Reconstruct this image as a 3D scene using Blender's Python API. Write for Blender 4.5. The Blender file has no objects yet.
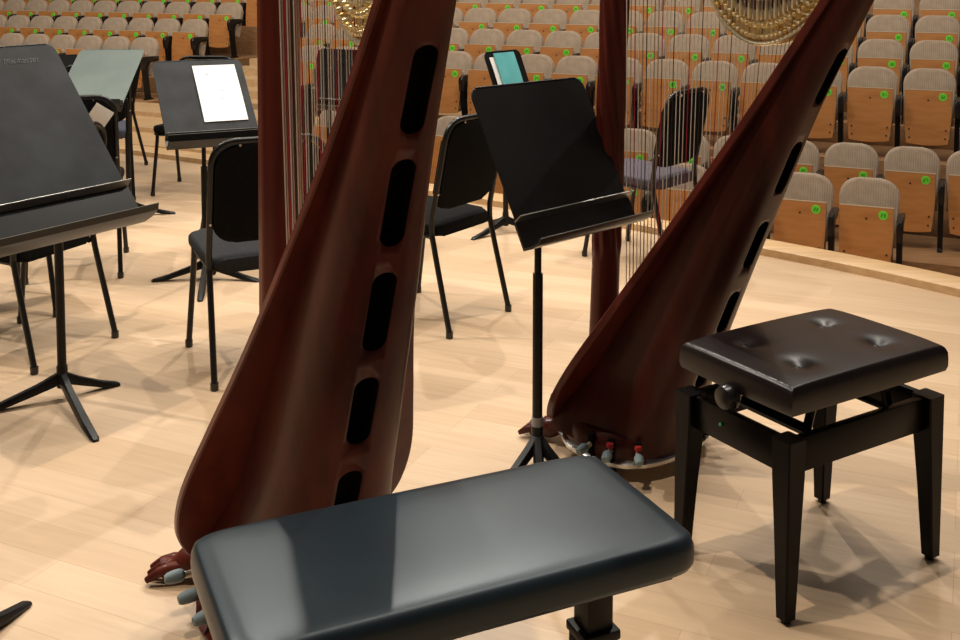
import bpy, bmesh, math, random
from mathutils import Vector, Matrix
random.seed(7)
R = math.radians
S = bpy.context.scene
COL = S.collection

# ---------------------------------------------------------------- camera, world, lights, exposure
cam_d = bpy.data.cameras.new('camera'); cam = bpy.data.objects.new('camera', cam_d); COL.objects.link(cam)
cam.location = (0, 0, 1.58)
cam.rotation_euler = (R(90 - 4.13), 0, 0)
cam_d.sensor_width = 36; cam_d.lens = 40.5; cam_d.shift_y = -0.28125
cam_d.clip_end = 200
S.camera = cam
S.view_settings.view_transform = 'Standard'; S.view_settings.look = 'None'
S.view_settings.gamma = 1; S.view_settings.use_curve_mapping = False
S.view_settings.exposure = -0.34
world = bpy.data.worlds.new('world'); S.world = world; world.use_nodes = True
bg = world.node_tree.nodes['Background']; bg.inputs[0].default_value = (1.0, .93, .84, 1); bg.inputs[1].default_value = .06

def spot(name, loc, target, power, size, cone, blend=.4, color=(1, .93, .83)):
    d = bpy.data.lights.new(name, 'SPOT'); o = bpy.data.objects.new(name, d); COL.objects.link(o)
    d.energy = power; d.shadow_soft_size = size; d.spot_size = R(cone); d.spot_blend = blend; d.color = color
    o.location = loc
    o.rotation_euler = (Vector(target) - Vector(loc)).to_track_quat('-Z', 'Y').to_euler()
    return o
def area(name, loc, target, power, sx, sy, color=(1, .90, .77)):
    d = bpy.data.lights.new(name, 'AREA'); o = bpy.data.objects.new(name, d); COL.objects.link(o)
    d.energy = power; d.shape = 'RECTANGLE'; d.size = sx; d.size_y = sy; d.color = color
    o.location = loc
    o.rotation_euler = (Vector(target) - Vector(loc)).to_track_quat('-Z', 'Y').to_euler()
    return o
spot('stage_spot', (-1.7, 1.85, 8.0), (.2, 3.2, 0), 1250, .06, 70, color=(1, .85, .66))
spot('stage_spot', (-2.3, 9.5, 7.5), (-1.3, 4.4, 0), 1000, .08, 52, .6)
spot('stage_spot', (.2, 9.6, 7.5), (-1.2, 3.6, 0), 1200, .07, 48, .6)
spot('stage_spot', (3.4, 8.0, 7.5), (-1.9, 4.9, 0), 1050, .08, 52, .6)
spot('stage_spot', (-6.0, 5.6, 7.5), (-2.4, 3.9, 0), 1800, .08, 56, .7)
area('seat_front_fill', (1.8, 4.5, 10.0), (1.8, 12.5, 0), 900, 5, 1.5)  # unseen fill added to brighten the seat fronts
area('seat_front_fill', (-6.5, 7.0, 10.0), (-6.5, 16.0, 0), 620, 4, 1.5)  # same added fill, aimed at the left block
area('house_light', (2.5, 12.0, 8.0), (2.5, 13.5, 0), 380, 7, 4)
area('house_light', (-6.5, 13.0, 8.0), (-6.5, 16.0, 0), 480, 7, 4)

# ---------------------------------------------------------------- materials
def mat(name, color, rough=.5, metal=0, coat=0, coat_rough=.1, spec=.5, sheen=0):
    m = bpy.data.materials.new(name); m.use_nodes = True
    b = m.node_tree.nodes['Principled BSDF']
    b.inputs['Base Color'].default_value = (*color, 1); b.inputs['Roughness'].default_value = rough
    b.inputs['Metallic'].default_value = metal; b.inputs['Coat Weight'].default_value = coat
    b.inputs['Coat Roughness'].default_value = coat_rough; b.inputs['Specular IOR Level'].default_value = spec
    b.inputs['Sheen Weight'].default_value = sheen
    return m
def N(m, t, **kw):
    n = m.node_tree.nodes.new(t)
    for k, v in kw.items(): setattr(n, k, v)
    return n
def bsdf(m): return m.node_tree.nodes['Principled BSDF']
def noise_mat(name, c1, c2, scale=(1, 1, 1), nscale=5, detail=4, rough=.5, metal=0, coat=0, coat_rough=.1, bump=0, bscale=None, sheen=0, spec=.5, rot=(0, 0, 0), lo=.35, hi=.65):
    m = mat(name, c1, rough, metal, coat, coat_rough, spec, sheen); nt = m.node_tree; L = nt.links
    tc = N(m, 'ShaderNodeTexCoord'); mp = N(m, 'ShaderNodeMapping'); mp.inputs['Scale'].default_value = scale
    mp.inputs['Rotation'].default_value = rot
    L.new(tc.outputs['Object'], mp.inputs[0])
    no = N(m, 'ShaderNodeTexNoise'); no.inputs['Scale'].default_value = nscale; no.inputs['Detail'].default_value = detail
    L.new(mp.outputs[0], no.inputs['Vector'])
    cr = N(m, 'ShaderNodeValToRGB'); cr.color_ramp.elements[0].color = (*c1, 1); cr.color_ramp.elements[1].color = (*c2, 1)
    cr.color_ramp.elements[0].position = lo; cr.color_ramp.elements[1].position = hi
    L.new(no.outputs['Fac'], cr.inputs[0]); L.new(cr.outputs[0], bsdf(m).inputs['Base Color'])
    if bump:
        n2 = N(m, 'ShaderNodeTexNoise'); n2.inputs['Scale'].default_value = bscale or nscale * 6
        L.new(mp.outputs[0], n2.inputs['Vector'])
        bp = N(m, 'ShaderNodeBump'); bp.inputs['Strength'].default_value = bump; bp.inputs['Distance'].default_value = .002
        L.new(n2.outputs['Fac'], bp.inputs['Height']); L.new(bp.outputs[0], bsdf(m).inputs['Normal'])
    return m
def plank_mat(name, c1, c2, c3, rot, width=.083, length=1.1, rough=.33):
    m = mat(name, c1, rough); nt = m.node_tree; L = nt.links
    tc = N(m, 'ShaderNodeTexCoord'); mp = N(m, 'ShaderNodeMapping'); mp.inputs['Rotation'].default_value = (0, 0, rot)
    L.new(tc.outputs['Object'], mp.inputs[0])
    br = N(m, 'ShaderNodeTexBrick'); br.inputs['Scale'].default_value = 1
    br.inputs['Brick Width'].default_value = length; br.inputs['Row Height'].default_value = width
    br.inputs['Mortar Size'].default_value = .0009; br.inputs['Mortar Smooth'].default_value = .3
    br.inputs['Color1'].default_value = (*c1, 1); br.inputs['Color2'].default_value = (*c2, 1); br.inputs['Mortar'].default_value = (*c3, 1)
    br.inputs['Bias'].default_value = 0; br.offset = .37; br.offset_frequency = 3
    L.new(mp.outputs[0], br.inputs['Vector'])
    m2 = N(m, 'ShaderNodeMapping'); m2.inputs['Scale'].default_value = (1.2, 14, 1); L.new(mp.outputs[0], m2.inputs[0])
    no = N(m, 'ShaderNodeTexNoise'); no.inputs['Scale'].default_value = 3; no.inputs['Detail'].default_value = 6; L.new(m2.outputs[0], no.inputs['Vector'])
    mr = N(m, 'ShaderNodeMapRange'); mr.inputs['To Min'].default_value = .82; mr.inputs['To Max'].default_value = 1.16
    L.new(no.outputs['Fac'], mr.inputs[0])
    vm = N(m, 'ShaderNodeVectorMath', operation='SCALE'); L.new(br.outputs['Color'], vm.inputs[0]); L.new(mr.outputs[0], vm.inputs['Scale'])
    L.new(vm.outputs[0], bsdf(m).inputs['Base Color'])
    n3 = N(m, 'ShaderNodeTexNoise'); n3.inputs['Scale'].default_value = 4; L.new(mp.outputs[0], n3.inputs['Vector'])
    mr2 = N(m, 'ShaderNodeMapRange'); mr2.inputs['To Min'].default_value = rough - .06; mr2.inputs['To Max'].default_value = rough + .1
    L.new(n3.outputs['Fac'], mr2.inputs[0]); L.new(mr2.outputs[0], bsdf(m).inputs['Roughness'])
    return m
TH = R(24.5)
M = {}
M['floor'] = plank_mat('stage_maple', (.60, .44, .295), (.51, .362, .23), (.40, .27, .165), TH, .13, 1.6, .36)
M['lip'] = noise_mat('lip_maple', (.66, .45, .25), (.56, .36, .18), (1, 8, 8), 3, rough=.35)
M['terrace'] = noise_mat('terrace_wood', (.33, .18, .085), (.24, .125, .055), (1, 9, 9), 3, rough=.5)
M['stair'] = noise_mat('stair_wood', (.60, .42, .24), (.50, .33, .17), (1, 9, 9), 3, rough=.4)
M['wall'] = noise_mat('hall_wall', (.30, .17, .08), (.24, .13, .06), (1, 1, 6), 2, rough=.5)
M['harp'] = noise_mat('mahogany', (.105, .018, .010), (.06, .010, .006), (6, 6, .8), 3, rough=.45, coat=.08, coat_rough=.15, spec=.15)
M['harpboard'] = noise_mat('soundboard_mahogany', (.14, .025, .014), (.09, .015, .009), (6, 6, .8), 3, rough=.42, coat=.12, coat_rough=.15, spec=.2)
M['harp_dark'] = noise_mat('dark_mahogany', (.06, .010, .006), (.034, .006, .004), (6, 6, .8), 3, rough=.42, coat=.1, coat_rough=.15, spec=.18)
M['harpboard_dark'] = noise_mat('dark_soundboard_mahogany', (.10, .016, .010), (.06, .010, .006), (6, 6, .8), 3, rough=.42, coat=.12, coat_rough=.15, spec=.2)
M['hole'] = mat('hole_interior', (.004, .003, .003), .9, spec=.1)
M['gold'] = noise_mat('gilt_brass', (.98, .82, .46), (.80, .58, .24), (1, 1, 1), 20, rough=.34, metal=.65)
M['brass'] = mat('pale_brass', (.95, .86, .62), .3, .6)
M['steel'] = mat('steel', (.75, .75, .74), .25, 1)
M['str_white'] = mat('white_gut', (.78, .72, .62), .4)
M['str_red'] = mat('red_gut', (.38, .012, .045), .4)
M['str_black'] = mat('black_gut', (.012, .012, .02), .4)
M['str_wire'] = mat('wire_string', (.55, .45, .36), .35, .6)
M['felt_grey'] = mat('grey_felt', (.18, .24, .26), .7)
M['felt_red'] = mat('red_felt', (.35, .01, .012), .8)
M['black_metal'] = noise_mat('black_powder_coat', (.004, .004, .0045), (.007, .007, .0075), nscale=30, rough=.42, spec=.25)
M['desk'] = noise_mat('black_desk', (.003, .003, .0033), (.005, .005, .0056), nscale=9, detail=6, rough=.5, bump=.05, bscale=200, spec=.2)
M['desk_mottled'] = noise_mat('mottled_black_desk', (.004, .005, .0065), (.018, .021, .025), nscale=7, detail=8, rough=.5, bump=.05, bscale=200, spec=.16)  # random mottling, lighter than the plain black desk
M['shelf'] = mat('shelf_gloss_black', (.005, .005, .005), .28, spec=.38)
M['desk_green_sheen'] = noise_mat('green_sheen_desk', (.065, .10, .09), (.085, .12, .105), nscale=5, rough=.5)  # pale green-grey of reflected light put into the desk colour
M['desk_edge'] = mat('bare_desk_edge', (.22, .21, .19), .35, .6)
M['fabric'] = noise_mat('black_fabric', (.004, .004, .0045), (.008, .008, .0085), nscale=120, rough=.9, bump=.2, spec=.1)
M['fabric_lit'] = noise_mat('lit_seat_fabric', (.022, .023, .026), (.032, .033, .036), nscale=120, rough=.9, bump=.2, spec=.1)  # seat fabric greyed to hold the light falling on its top
M['fabric_blue'] = noise_mat('blue_grey_fabric', (.04, .045, .07), (.06, .065, .095), nscale=120, rough=.9)
M['fabric_purple'] = noise_mat('purple_grey_fabric', (.05, .043, .062), (.066, .056, .08), nscale=60, rough=.9)
M['tube'] = mat('black_tube', (.006, .006, .0065), .34, spec=.4)
M['glide'] = mat('grey_glide', (.25, .25, .25), .5)
M['vinyl'] = noise_mat('bench_vinyl', (.010, .017, .024), (.014, .023, .032), nscale=6, rough=.38, spec=.5, bump=.06, bscale=260)
bsdf(M['vinyl']).inputs['Specular Tint'].default_value = (.80, .93, 1, 1)
M['leather'] = noise_mat('tufted_leather', (.008, .005, .0055), (.012, .008, .008), nscale=8, rough=.32, spec=.35, bump=.12, bscale=60)
M['ebony'] = mat('ebony_lacquer', (.002, .0015, .0015), .32, spec=.14)
M['paper'] = mat('paper', (.86, .86, .86), .7)
M['ink'] = mat('grey_ink', (.64, .64, .65), .7)
M['teal'] = noise_mat('teal_cover', (.09, .40, .44), (.14, .48, .50), nscale=8, rough=.5)
M['green'] = mat('green_sticker', (.17, .80, .05), .5)
M['digit'] = mat('sticker_ink', (.03, .12, .02), .6)
M['black_plastic'] = mat('black_plastic', (.008, .008, .009), .28)
M['bolt'] = mat('dark_bolt', (.05, .025, .012), .5)
M['seat_wood'] = noise_mat('seat_veneer', (.50, .215, .065), (.41, .165, .047), (2, 2, 9), 2.2, rough=.42)
M['seat_edge'] = mat('veneer_edge', (.62, .46, .30), .5)
# corduroy upholstery
def cord():
    m = noise_mat('beige_corduroy', (.385, .30, .22), (.33, .252, .182), nscale=12, rough=.95, sheen=.2)
    L = m.node_tree.links
    tc = N(m, 'ShaderNodeTexCoord'); w = N(m, 'ShaderNodeTexWave', wave_type='BANDS', bands_direction='X')
    w.inputs['Scale'].default_value = 16; w.inputs['Distortion'].default_value = .3
    L.new(tc.outputs['Object'], w.inputs['Vector'])
    bp = N(m, 'ShaderNodeBump'); bp.inputs['Strength'].default_value = .5; bp.inputs['Distance'].default_value = .006
    L.new(w.outputs['Fac'], bp.inputs['Height']); L.new(bp.outputs[0], bsdf(m).inputs['Normal'])
    return m
M['cord'] = cord()

# ---------------------------------------------------------------- mesh helpers
def build(name, bm, mats, parent=None, smooth=40, mw=None):
    me = bpy.data.meshes.new(name)
    bmesh.ops.recalc_face_normals(bm, faces=bm.faces)
    bm.to_mesh(me); bm.free()
    if not isinstance(mats, (list, tuple)): mats = [mats]
    for m in mats: me.materials.append(M[m] if isinstance(m, str) else m)
    for p in me.polygons: p.use_smooth = True
    me.set_sharp_from_angle(angle=R(smooth))
    o = bpy.data.objects.new(name, me); COL.objects.link(o)
    if parent: o.parent = parent
    return o
def tag(o, label, cat, group=None, kind=None):
    if label: o['label'] = label
    if cat: o['category'] = cat
    if group: o['group'] = group
    if kind: o['kind'] = kind
    return o
def thing(name, label, cat, loc, rz=0, group=None):
    o = bpy.data.objects.new(name, None); COL.objects.link(o); o.empty_display_size = .1
    o.location = loc; o.rotation_euler = (0, 0, rz)
    return tag(o, label, cat, group)
def copy_tree(o, parent=None):
    c = o.copy(); COL.objects.link(c); c.parent = parent
    for ch in list(o.children): copy_tree(ch, c)
    return c
def struct(name, bm, m, smooth=40):
    o = build(name, bm, m, smooth=smooth); o['kind'] = 'structure'; return o
def box(bm, c, s, rot=None, bev=0, mi=0, seg=2):
    g = bmesh.ops.create_cube(bm, size=1)
    vs = g['verts']; mt = Matrix.Translation(c) @ (rot.to_4x4() if rot else Matrix()) @ Matrix.Diagonal((*s, 1))
    bmesh.ops.transform(bm, matrix=mt, verts=vs)
    fs = set(f for v in vs for f in v.link_faces)
    for f in fs: f.material_index = mi
    if bev:
        es = list(set(e for v in vs for e in v.link_edges))
        bmesh.ops.bevel(bm, geom=es, offset=bev, segments=seg, affect='EDGES', profile=.5)
    return bm
def loft(bm, rings, cap=True, mi=0, closed=True):
    vr = [[bm.verts.new(p) for p in r] for r in rings]
    n = len(vr[0])
    for a, b in zip(vr[:-1], vr[1:]):
        for i in range(n if closed else n - 1):
            j = (i + 1) % n
            f = bm.faces.new((a[i], a[j], b[j], b[i])); f.material_index = mi
    if cap and closed:
        f = bm.faces.new(vr[0]); f.material_index = mi
        f = bm.faces.new(list(reversed(vr[-1]))); f.material_index = mi
    return vr
def tube(bm, pts, r, n=10, mi=0, cap=True):
    pts = [Vector(p) for p in pts]; rs = r if isinstance(r, (list, tuple)) else [r] * len(pts)
    rings = []; up = None
    for i, p in enumerate(pts):
        if i == 0: t = pts[1] - p
        elif i == len(pts) - 1: t = p - pts[i - 1]
        else: t = (pts[i + 1] - p).normalized() + (p - pts[i - 1]).normalized()
        t.normalize()
        if up is None:
            up = Vector((0, 0, 1)) if abs(t.z) < .9 else Vector((1, 0, 0))
        x = up.cross(t).normalized(); y = t.cross(x).normalized(); up = y
        rings.append([p + (x * math.cos(2 * math.pi * k / n) + y * math.sin(2 * math.pi * k / n)) * rs[i] for k in range(n)])
    return loft(bm, rings, cap, mi)
def lathe(bm, prof, n=24, c=(0, 0, 0), mi=0, axis='Z'):
    rings = []
    for r, z in prof:
        ring = []
        for k in range(n):
            a = 2 * math.pi * k / n
            p = (r * math.cos(a), r * math.sin(a), z)
            if axis == 'X': p = (z, p[0], p[1])
            if axis == 'Y': p = (p[0], z, p[1])
            ring.append(Vector(p) + Vector(c))
        rings.append(ring)
    return loft(bm, rings, True, mi)
def smooth_path(pts, it=2):
    pts = [Vector(p) for p in pts]
    for _ in range(it):
        q = [pts[0]]
        for a, b in zip(pts[:-1], pts[1:]): q += [a * .75 + b * .25, a * .25 + b * .75]
        pts = q + [pts[-1]]
    return pts
def extrude_outline(bm, outline, d0, d1, frame, mi=0, bev=0, seg=2):
    """outline: 2D pts (u,v); frame(u,v,d)->3D; prism from d0 to d1 with optional bevel"""
    r0 = [bm.verts.new(frame(u, v, d0)) for u, v in outline]; r1 = [bm.verts.new(frame(u, v, d1)) for u, v in outline]
    n = len(outline); fs = []
    for i in range(n):
        fs.append(bm.faces.new((r0[i], r0[(i + 1) % n], r1[(i + 1) % n], r1[i])))
    f0 = bm.faces.new(r0); f1 = bm.faces.new(list(reversed(r1))); fs += [f0, f1]
    for f in fs: f.material_index = mi
    if bev:
        es = list(f0.edges) + list(f1.edges)
        bmesh.ops.bevel(bm, geom=es, offset=bev, segments=seg, affect='EDGES', profile=.5)
def rrect(w, h, r, n=5, top_only=False):
    pts = []
    for cx, cy, a0 in ((w / 2 - r, h / 2 - r, 0), (-w / 2 + r, h / 2 - r, 90), (-w / 2 + r, -h / 2 + r, 180), (w / 2 - r, -h / 2 + r, 270)):
        if top_only and a0 >= 180:
            pts.append((math.copysign(w / 2, cx), -h / 2)); continue
        for k in range(n + 1):
            a = R(a0 + 90 * k / n); pts.append((cx + r * math.cos(a), cy + r * math.sin(a)))
    return pts
def interp(tab, x):
    if x <= tab[0][0]: return tab[0][1]
    for (a, va), (b, vb) in zip(tab[:-1], tab[1:]):
        if x <= b: return va + (vb - va) * (x - a) / (b - a)
    return tab[-1][1]
def csp(tab, x):
    """Catmull-Rom through a table"""
    n = len(tab)
    if x <= tab[0][0]: return tab[0][1]
    if x >= tab[-1][0]: return tab[-1][1]
    for i in range(n - 1):
        if x <= tab[i + 1][0]:
            x0, y0 = tab[i]; x1, y1 = tab[i + 1]
            m0 = (tab[i + 1][1] - tab[max(i - 1, 0)][1]) / (tab[i + 1][0] - tab[max(i - 1, 0)][0])
            m1 = (tab[min(i + 2, n - 1)][1] - tab[i][1]) / (tab[min(i + 2, n - 1)][0] - tab[i][0])
            h = x1 - x0; t = (x - x0) / h
            return (2*t**3-3*t**2+1)*y0 + (t**3-2*t**2+t)*h*m0 + (-2*t**3+3*t**2)*y1 + (t**3-t**2)*h*m1

# ---------------------------------------------------------------- stage and hall
E1 = Vector((math.cos(TH), -math.sin(TH), 0)); N1 = Vector((math.sin(TH), math.cos(TH), 0))
edge = [(-9.5, 13.0), (-5.2, 10.62), (-2.51, 8.96), (-1.1, 8.05), (.135, 7.185), (.97, 6.51), (1.59, 5.93), (1.99, 5.55), (2.34, 5.16), (3.05, 4.25), (3.7, 3.2), (4.2, 1.8)]
edge = [p[:2] for p in smooth_path([(x, y, 0) for x, y in edge], 2)]
bm = bmesh.new()
out = [(-9.5, -2.5), (4.6, -2.5)] + [(x, y) for x, y in reversed(edge)]
extrude_outline(bm, out, -.12, 0, lambda u, v, d: Vector((u, v, d)))
struct('floor', bm, 'floor')
# raised lip along the stage edge
bm = bmesh.new(); rings = []
for i, (x, y) in enumerate(edge):
    a = Vector(edge[max(i - 1, 0)]); b = Vector(edge[min(i + 1, len(edge) - 1)])
    t = (b - a).normalized(); nn = Vector((-t.y, t.x)); p = Vector((x, y))
    if nn.y < 0: nn = -nn
    q = p + nn * .19
    rings.append([Vector((p.x, p.y, -.02)), Vector((p.x, p.y, .040)), Vector((p.x + nn.x * .008, p.y + nn.y * .008, .046)), Vector((q.x, q.y, .046)), Vector((q.x, q.y, -1.03))])
loft(bm, rings)
struct('trim_1', bm, 'lip')

ROWS = {  # sticker position of seat 0 (fitted), rows run along E1
    1: (2.803, 8.905, -.405), 2: (1.562, 10.619, -.276), 3: (-.386, 12.49, .381), 4: (-.461, 13.597, .605), 5: (-.084, 14.411, .839), 6: (-.195, 15.44, 1.070)}
STK = (.13, -.165, .63)      # sticker in seat coordinates
PITCH = .53
def seat_pos(row, k):
    X0, Y0, z = ROWS[row]
    P = Vector((X0, Y0, 0)) + E1 * (k * PITCH); s = P.dot(E1)
    P = P + N1 * (.00617 * s * s)
    P = P - E1 * STK[0] - N1 * STK[1]
    return Vector((P.x, P.y, z - STK[2]))
def ndist(row):
    return Vector(ROWS[row][:2] + (0,)).dot(N1) + .165
# terraces: one solid per row, laid along the row direction
def slab(bm, s0, s1, n0, n1, z0, z1):
    c = E1 * ((s0 + s1) / 2) + N1 * ((n0 + n1) / 2)
    box(bm, (c.x, c.y, (z0 + z1) / 2), (s1 - s0, n1 - n0, z1 - z0), Matrix.Rotation(-TH, 3, 'Z'))
fl = {r: ROWS[r][2] - STK[2] for r in ROWS}
dn = {r: ndist(r) for r in ROWS}
names = ['floor_front', 'floor_orchestra', 'floor_third', 'floor_fourth', 'floor_fifth', 'floor_sixth']
bm = bmesh.new(); slab(bm, -7.0, 9, 5.0, dn[1] + .42, -1.4, fl[1]); struct('floor_tier_front', bm, 'terrace')
bm = bmesh.new(); slab(bm, -7.0, 9, dn[1] + .42, dn[2] + .42, -1.4, fl[2]); struct('floor_tier_second', bm, 'terrace')
for r, nm in ((3, 'third'), (4, 'fourth'), (5, 'fifth'), (6, 'sixth')):
    d0 = dn[3] - .42 if r == 3 else dn[r] - .42; d1 = dn[r + 1] - .42 if r < 6 else dn[6] + .5
    bm = bmesh.new(); slab(bm, -4.95 if r == 3 else -5.3 + .1 * (r - 3), 12, d0 + .12, d1 + .14, -1.4, fl[r]); struct('floor_tier_' + nm, bm, 'terrace')
bm = bmesh.new(); slab(bm, -16, 12, dn[6] + .62, dn[6] + 2.2, -1.4, fl[6] + .23); struct('floor_tier_back', bm, 'terrace')
bm = bmesh.new(); slab(bm, -18, 13, dn[6] + 2.2, dn[6] + 2.5, -1.4, 6); struct('wall_back', bm, 'wall')

bm = bmesh.new(); box(bm, (-18.2, 11, 2.3), (.3, 26, 7.4)); struct('wall_left', bm, 'wall')

# ---------------------------------------------------------------- auditorium seats
def make_seat():
    t = thing('auditorium_seat', '', '', (0, 0, 0))
    # upholstered back
    bm = bmesh.new()
    tilt = R(11)
    def fr(u, v, d): return Vector((u, .10 + d + (v) * math.sin(tilt), .60 + v * math.cos(tilt)))
    o2 = []
    for u, v in rrect(.480, .56, .15, 8, top_only=True):
        o2.append((u * (1 - .05 * max(0, -v / .28)), v))
    extrude_outline(bm, o2, -.045, .045, fr, 0, .028, 3)
    build('backrest', bm, 'cord', t, 50)
    # flipped-up seat: veneer underside + cushion
    sr = R(6)
    def fs(u, v, d): return Vector((u, -.15 + d + v * math.sin(sr), .43 + v * math.cos(sr)))
    pan = []
    for k in range(9):
        a = k / 8; pan.append((-.19 + .38 * a, -.255 - .016 * math.sin(math.pi * a)))
    pan += [(.205, -.1), (.212, .05), (.213, .258), (-.213, .258), (-.212, .05), (-.205, -.1)]
    bm = bmesh.new()
    extrude_outline(bm, pan, -.008, .008, fs, 0, .003, 1)
    p = fs(0, .262, 0); box(bm, p, (.426, .018, .008), Matrix.Rotation(-sr, 3, 'X'), mi=1)
    for u, v in ((0, .165), (-.165, -.12), (.165, -.12), (-.16, -.2), (.16, -.2)):
        c = fs(u, v, -.0095); lathe(bm, [(.008, -.003), (.009, 0), (.009, .004)], 8, c, 2, 'Y')
    pn = build('seat_panel', bm, ['seat_wood', 'seat_edge', 'bolt'], t, 40)
    bm = bmesh.new()
    extrude_outline(bm, [(u * .98, v) for u, v in rrect(.43, .50, .05, 4)], .010, .10, fs, 0, .03, 3)
    build('seat_cushion', bm, 'cord', t, 50)
    # armrest with its stand on the right-hand side
    bm = bmesh.new()
    o = [(-.255, .44), (-.28, .55), (-.262, .605), (-.2, .625), (-.05, .622), (.10, .615), (.10, .575), (-.05, .575), (-.17, .56), (-.2, .51), (-.215, .44)]
    extrude_outline(bm, o, -.026, .026, lambda u, v, d: Vector((.264 + d, u, v)), 0, .014, 3)
    build('armrest', bm, 'black_plastic', t, 50)
    bm = bmesh.new()
    o = [(-.245, .52), (-.20, .565), (-.12, .58), (.1, .58), (.1, .545), (-.08, .54), (-.135, .48), (-.115, .25), (-.085, .03), (-.03, .012), (-.03, 0), (-.20, 0), (-.20, .012), (-.165, .03), (-.195, .25)]
    extrude_outline(bm, o, -.022, .022, lambda u, v, d: Vector((.262 + d, u, v)), 0, .004, 1)
    build('stand', bm, 'black_metal', t, 40)
    return t, pn, fs
seat0, panel0, seat_fs = make_seat()
SEG = {'0': 'abcdef', '1': 'bc', '2': 'abged', '3': 'abgcd', '4': 'fgbc', '5': 'afgcd', '6': 'afgecd', '7': 'abc', '8': 'abcdefg', '9': 'abcfgd'}
def sticker_mesh(num):
    bm = bmesh.new(); c = seat_fs(.13, .20, -.0105)
    lathe(bm, [(.037, -.0015), (.038, 0), (.038, .002)], 20, c, 0, 'Y')
    h, w, th = .013, .012, .0045
    segs = {'a': (0, h, w, th), 'g': (0, 0, w, th), 'd': (0, -h, w, th), 'f': (-w / 2, h / 2, th, h), 'b': (w / 2, h / 2, th, h), 'e': (-w / 2, -h / 2, th, h), 'c': (w / 2, -h / 2, th, h)}
    for i, ch in enumerate(num):
        for s in SEG[ch]:
            x, z, sx, sz = segs[s]
            box(bm, (c.x + (i - (len(num) - 1) / 2) * .022 + x, c.y - .002, c.z + z), (sx, .0012, sz), mi=1)
    return bm
sticker_cache = {}
def place_seat(loc, num, label, group, rz=-TH):
    o = copy_tree(seat0); o.location = loc; o.rotation_euler = (0, 0, rz)
    tag(o, label, 'seat', group)
    pn = [c for c in o.children if c.name.startswith('seat_panel')][0]
    if num not in sticker_cache:
        s = build('number_sticker', sticker_mesh(num), ['green', 'digit'], pn, 40); sticker_cache[num] = s
        s['label'] = 'round green seat number sticker'
    else:
        s = sticker_cache[num].copy(); COL.objects.link(s); s.parent = pn
    return o
def px(P):   # where a point stands in the photograph, only used to word the labels
    a = R(4.13); d = Vector(P) - Vector((0, 0, 1.58)); f = d.y * math.cos(a) - d.z * math.sin(a); u = d.y * math.sin(a) + d.z * math.cos(a)
    return 480 + 1080 * d.x / f, 50 - 1080 * u / f
ORD = ['first', 'second', 'third', 'fourth', 'fifth', 'sixth', 'seventh', 'eighth', 'ninth', 'tenth', 'eleventh', 'twelfth', 'thirteenth', 'fourteenth', 'fifteenth']
RN = {1: 'front row', 2: 'second row', 3: 'third row', 4: 'fourth row', 5: 'fifth row', 6: 'top visible row'}
zones = {}
seat_list = []
for row in range(1, 7):
    for k in range(-9, 16):
        P = seat_pos(row, k); x, y = px(P + Vector((0, 0, .62)))
        if x < 292 or x > 1060: continue
        if row == 1 and (x < 425 or k > 1): continue
        if row == 2 and x < 318: continue
        xl = 835 - .6875 * y; xr = 870 - .458 * y
        if x < 368: zn = 'behind left harp strings'
        elif x < 436: zn = 'hidden by left harp body'
        elif x < 588: zn = 'between left harp and right harp column'
        elif x < 628: zn = 'hidden by right harp column'
        elif x + 14 < xl: zn = 'behind right harp strings'
        elif x - 10 < xr: zn = 'hidden by right harp body'
        else: zn = 'beside right harp'
        n = zones.get((row, zn), 0); zones[(row, zn)] = n + 1
        seat_list.append((row, k, P, zn, n))
for row, k, P, zn, n in seat_list:
    place_seat(P, str(22 + k) if 0 <= 22 + k else '1', '%s tan theatre seat of the %s, %s' % (ORD[n], RN[row], zn), 'tan theatre seats of the right block')
# left block, counted from the aisle
LEFT = [(3, Vector((-4.93, 15.79, 0)), 7), (4, None, 9), (5, None, 11), (6, None, 13)]
base = Vector((-4.98, 15.99, 0))
lend = {3: (145, 41.4), 4: (188.5, 23.4), 5: (229, 6), 6: (268, -11)}
def back_from_px(x, y, z):     # fitted end seats of the left block
    a = R(4.13); u = -(y - 50) / 1080; dz = -math.sin(a) + u * math.cos(a); dy = math.cos(a) + u * math.sin(a)
    t = (z - 1.58) / dz; return Vector(((x - 480) / 1080 * t, dy * t, 0))
LROWN = {3: 'lowest row', 4: 'second lowest row', 5: 'third lowest row', 6: 'highest row'}
LDZ = {3: (-4.882, 15.78), 4: (-4.40, 16.72), 5: (-4.05, 17.60), 6: (-3.63, 18.45)}
for row, n in ((3, 8), (4, 10), (5, 12), (6, 14)):
    e = Vector((*LDZ[row], 0)) - N1 * .165
    for k in range(n):
        P = e - E1 * (PITCH * k)
        place_seat(Vector((P.x, P.y, fl[row])), str(1 + k), '%s tan theatre seat from the aisle in the %s of the left block' % (ORD[k], LROWN[row]), 'tan theatre seats of the left block')
def del_tree(o):
    for c in list(o.children): del_tree(c)
    bpy.data.objects.remove(o)
del_tree(seat0)
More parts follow.
